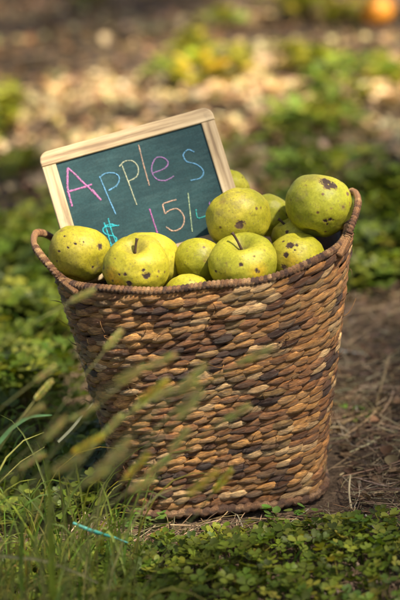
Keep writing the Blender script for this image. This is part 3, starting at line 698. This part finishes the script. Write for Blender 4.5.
# broad single blades
def big_blade(pts,Y_,w0,c,label):
    b=[at(px,py,Y_) for px,py in pts]; e=MB(); P=cat_rom(b,5); n=len(P);V=[];F=[]
    for i,p in enumerate(P):
        t=(P[min(i+1,n-1)]-P[max(i-1,0)]).normalized(); s=t.cross(-f).normalized(); ww=w0*(1-(i/(n-1))**3)*.5+.0003
        V+=[p+s*ww,p+f*ww*.4,p-s*ww]
    for i in range(n-1): F+=[(i*3,i*3+1,i*3+4,i*3+3),(i*3+1,i*3+2,i*3+5,i*3+4)]
    e.add(V,F,(*c,1)); tag(e.build('grass_blade',M_GRASS),label,'grass blade','single broad grass blades')
big_blade([(53,598),(51,560),(50,520),(49,488),(47,462)],-.50,.0060,(.17,.23,.03),'broad upright green blade nearest the viewer in the grass at lower left')
big_blade([(22,600),(21,565),(22,528),(26,500)],-.50,.0042,(.10,.17,.03),'narrower upright blade left of the broad one at lower left')
big_blade([(-4,446),(12,428),(30,417),(52,415)],-.25,.0040,(.12,.26,.12),'arching blue-green blade at the left edge of the photo')
big_blade([(58,442),(72,428),(85,412),(93,403)],-.22,.0022,(.42,.44,.34),'thin pale blade slanting up to the left side of the basket')
big_blade([(-4,556),(40,560),(75,572),(112,590)],-.42,.0026,(.34,.32,.20),'long pale dry blade bowing down across the lower left corner')
tb=MB(); P=cat_rom([at(73,523,-.30),at(92,531,-.30),at(112,537,-.28),at(128,543,-.28)],5); n=len(P);V=[];F=[]
for i,p in enumerate(P):
    t=(P[min(i+1,n-1)]-P[max(i-1,0)]).normalized(); s=t.cross(-f).normalized(); ww=(.0030-.0022*abs(2*i/n-.7)*.8)*.75
    V+=[p+s*ww+f*.0005,p-s*ww+f*.0005,p-s*ww-f*.0005,p+s*ww-f*.0005]
for i in range(n-1):
    for k in range(4): F.append((i*4+k,i*4+(k+1)%4,(i+1)*4+(k+1)%4,(i+1)*4+k))
tb.add(V,F); tag(tb.build('turquoise_strip',m_plain('turquoise_plastic',(.05,.30,.27),.6,60,.2)),'thin turquoise plastic strip caught low in the grass before the basket','plastic strip')

# seeding grass stalks
HEADS=[(87,445,-.62,30,1.0,1),(152,392,-.60,30,1.0,1),(117,452,-.70,26,.9,0),(188,403,-.66,28,.9,0),(140,486,-.60,24,1.0,0),(157,467,-.52,26,.9,0),(178,442,-.66,24,.8,0),(110,428,-.55,26,.9,0),(65,466,-.72,28,.9,0),(30,462,-.55,24,.9,0),(132,376,-.56,24,.7,0),(42,392,-.40,22,.6,0),(253,357,-.55,34,.8,0),(222,482,-.48,24,1.0,1),(236,414,-.58,24,.7,0),(112,342,-.50,22,.7,0),(80,297,-.52,22,.5,0),(160,362,-.62,26,.7,0),(95,478,-.66,26,.9,0),(55,430,-.62,26,.8,0)]
WHERE=['at the left of the basket, bright yellow','over the middle left of the basket front, yellow','over the lower left edge of the basket','over the basket front, right of the yellow one','low over the left bottom of the basket','over the lower middle left of the basket front','over the basket front just left of its middle','beside the left edge of the basket','in the thick grass left of the basket','at the far left edge of the grass','over the left part of the basket above the yellow one','in front of the clover at the far left','reaching highest right over the middle of the basket','bright yellow low over the middle of the basket','small and faint over the middle of the basket','high over the upper left corner of the weave','highest of all, at the left end of the rim','thin one over the upper middle left of the weave','low in the grass at the left bottom of the basket','left of the basket between clover and grass']
random.seed(21)
rr_=random.Random(5)
for i in range(12):
    HEADS.append((rr_.uniform(20,205),rr_.uniform(375,500),rr_.uniform(-.82,-.50),rr_.uniform(18,32),rr_.uniform(.45,.75),1 if i%6==0 else 0)); WHERE.append(None)
for (px,py,Yd,L,wd,yel),wh in zip(HEADS,WHERE):
    Yd*=.88; c=at(px,py,Yd); L_=size(L*1.2,c)*.5; ang=R(random.uniform(25,52)); d=(CR*math.cos(ang)+CU*math.sin(ang)-f*random.uniform(-.2,.2)).normalized()
    a=c-d*L_; b=c+d*L_
    base=Vector((c.x-random.uniform(.05,.15),Yd+random.uniform(-.05,.08),0)); base.z=gz(base.x,base.y)
    e=empty('seed_grass',base); tag(e,('seeding grass stalk with its head '+wh) if wh else 'faint thin seeding grass stalk, one of the blurred tangle crossing the lower left of the basket','grass stalk','seeding grass stalks leaning over the basket')
    la=a-base; lb=b-base
    st=MB(); bow=la-d*min(.6*la.length,max(.05,la.z*.9)); st.tube(bez((0,0,0),bow,la,12),[.0009-.0004*i/11 for i in range(12)],5,(.26,.27,.10,1))
    st.build('stalk',M_GRASS,e)
    hd=MB(); pal=[(.66,.60,.07),(.72,.64,.14)] if yel else [(.50,.49,.18),(.44,.46,.15),(.58,.54,.25)]
    ax=(lb-la); nsp=54; sd_=ax.normalized().orthogonal().normalized(); sd2=ax.normalized().cross(sd_)
    hd.tube([la,lb],.0005,4,(.35,.32,.14,1))
    for i in range(nsp):
        t=(i+.5)/nsp; an=i*2.4; out=(sd_*math.cos(an)+sd2*math.sin(an)); q=la+ax*t; wdt=.0016*wd*(math.sin(math.pi*(t*.85+.1)))**.6
        tipd=(ax.normalized()*.9+out*.5).normalized(); l=.0058; cc=random.choice(pal); cc=tuple(x*random.uniform(.8,1.2) for x in cc)
        p0=q+out*wdt*.3; p1=q+out*wdt+tipd*l*.4; p2=q+out*wdt*1.2+tipd*l
        hd.tube([p0,p1,p2],[.0004,.0008,.0001],5,(*cc,1))
    hd.build('seed_head',M_GRASS,e)

# ------------------------------------------------------------------ light
SUN_AZ=R(126); SUN_EL=R(56)   # azimuth measured from +Y clockwise
sd=Vector((math.sin(SUN_AZ)*math.cos(SUN_EL),math.cos(SUN_AZ)*math.cos(SUN_EL),math.sin(SUN_EL)))
sl=bpy.data.lights.new('sun','SUN'); sl.energy=5.0; sl.angle=R(3); sl.color=(1,.87,.66)
so=bpy.data.objects.new('sun',sl); col.objects.link(so); so.rotation_euler=(-sd).to_track_quat('-Z','Y').to_euler(); so.location=sd*5
wd_=bpy.data.worlds.new('World'); scene.world=wd_; wd_.use_nodes=True; nt=wd_.node_tree
bg=nt.nodes['Background']; sky=nt.nodes.new('ShaderNodeTexSky'); sky.sky_type='NISHITA'; sky.sun_disc=False
sky.sun_elevation=SUN_EL; sky.sun_rotation=SUN_AZ; sky.air_density=1.0; sky.dust_density=3.5; sky.ozone_density=.6
nt.links.new(sky.outputs[0],bg.inputs[0]); bg.inputs[1].default_value=.075

def shade(x,y):
    """how thick the foliage is above a spot on the ground, along the sun's rays"""
    d=.30
    if y<-.16: d=.28+.22*sm(-.16,-.35,y)
    if -.3<y<.2 and abs(x)<.35: d=.12
    if x<-.2 and -.1<y<1.2: d=.10
    if x>.14 and -.3<y<.55: d=.75
    if x>.1 and .55<y<1.3: d=.12
    if y>1.2: d=.05+.75*sm(-.05,.25,nz(x*.7,y*1.5,1.8,40))
    if y>1.2 and x<.1: d=max(d,.38*sm(2.6,3.0,y))
    if 1.9<y<2.5 and x<.5: d*=.15
    if -.25<x<.15 and 2.2<y<3.0: d*=.1
    if y>1.2 and x>.1: d*=.35
    return d
PT=[];tr=0
while len(PT)<9000 and tr<400000:
    tr+=1; x=random.uniform(-1.6,1.9); y=random.uniform(-1.2,5.8)
    if random.random()>shade(x,y)*.8: continue
    z=random.uniform(2.3,3.5); p=Vector((x,y,0))+sd*(z/sd.z)
    if noise.noise(p*2.6)<-.08: continue
    PT.append(p)
TREES=[Vector((2.4,-1.9,0)),Vector((2.7,.6,0)),Vector((2.6,3.4,0)),Vector((-2.3,1.2,0))]  # unseen trees, added so their leaves shape the sun and shade
TL=['orchard tree whose crown shades the basket, to the right of the viewer','orchard tree right of the bare earth, crown in the path of the sun','orchard tree at the far right of the background','orchard tree to the left of the clover']
lt,lf_=leaflet()
own=[min(range(4),key=lambda k:(Vector((p.x,p.y,0))-TREES[k]).length*(1 if k<3 else 1.25)) for p in PT]
for k in range(4):
    base=TREES[k]; pts=[p for p,o_ in zip(PT,own) if o_==k]
    if not pts: continue
    e=empty('apple_tree',base); tag(e,TL[k],'tree','orchard trees outside the picture')
    tm=MB(); fork=Vector((-.15*(1 if k<3 else -1),.1,1.35))
    tm.tube(cat_rom([(0,0,-.1),(.02,0,.35),(.06,.05,.9),fork],5),[.13-.045*i/15 for i in range(16)],12)
    for q in random.sample(pts,min(26,len(pts))):
        q=q-base; mid=fork.lerp(q,.5)+Vector((random.uniform(-.15,.15),random.uniform(-.15,.15),.15)); tm.tube(bez(fork,mid,q,9),[.045*(1-i/9)+.005 for i in range(9)],7)
    tm.build('trunk',M_BARK,e)
    A=np.array([tuple(p-base) for p in pts]); n=len(A)
    M=rotz(rng.uniform(0,6.28,n))@rotx(rng.normal(0,.7,n))@rotz(rng.uniform(0,6.28,n)); M=M*rng.uniform(.05,.085,n)[:,None,None]
    cr_=scatter('crown',[(a*.8,b,c) for a,b,c in lt],lf_,M,A,pick([(.06,.10,.02),(.08,.13,.025)],n),M_LEAF); cr_.parent=e

scene.render.engine='CYCLES'
vs=scene.view_settings; vs.view_transform='Standard'; vs.look='None'; vs.gamma=1; vs.use_curve_mapping=False; vs.exposure=1.18
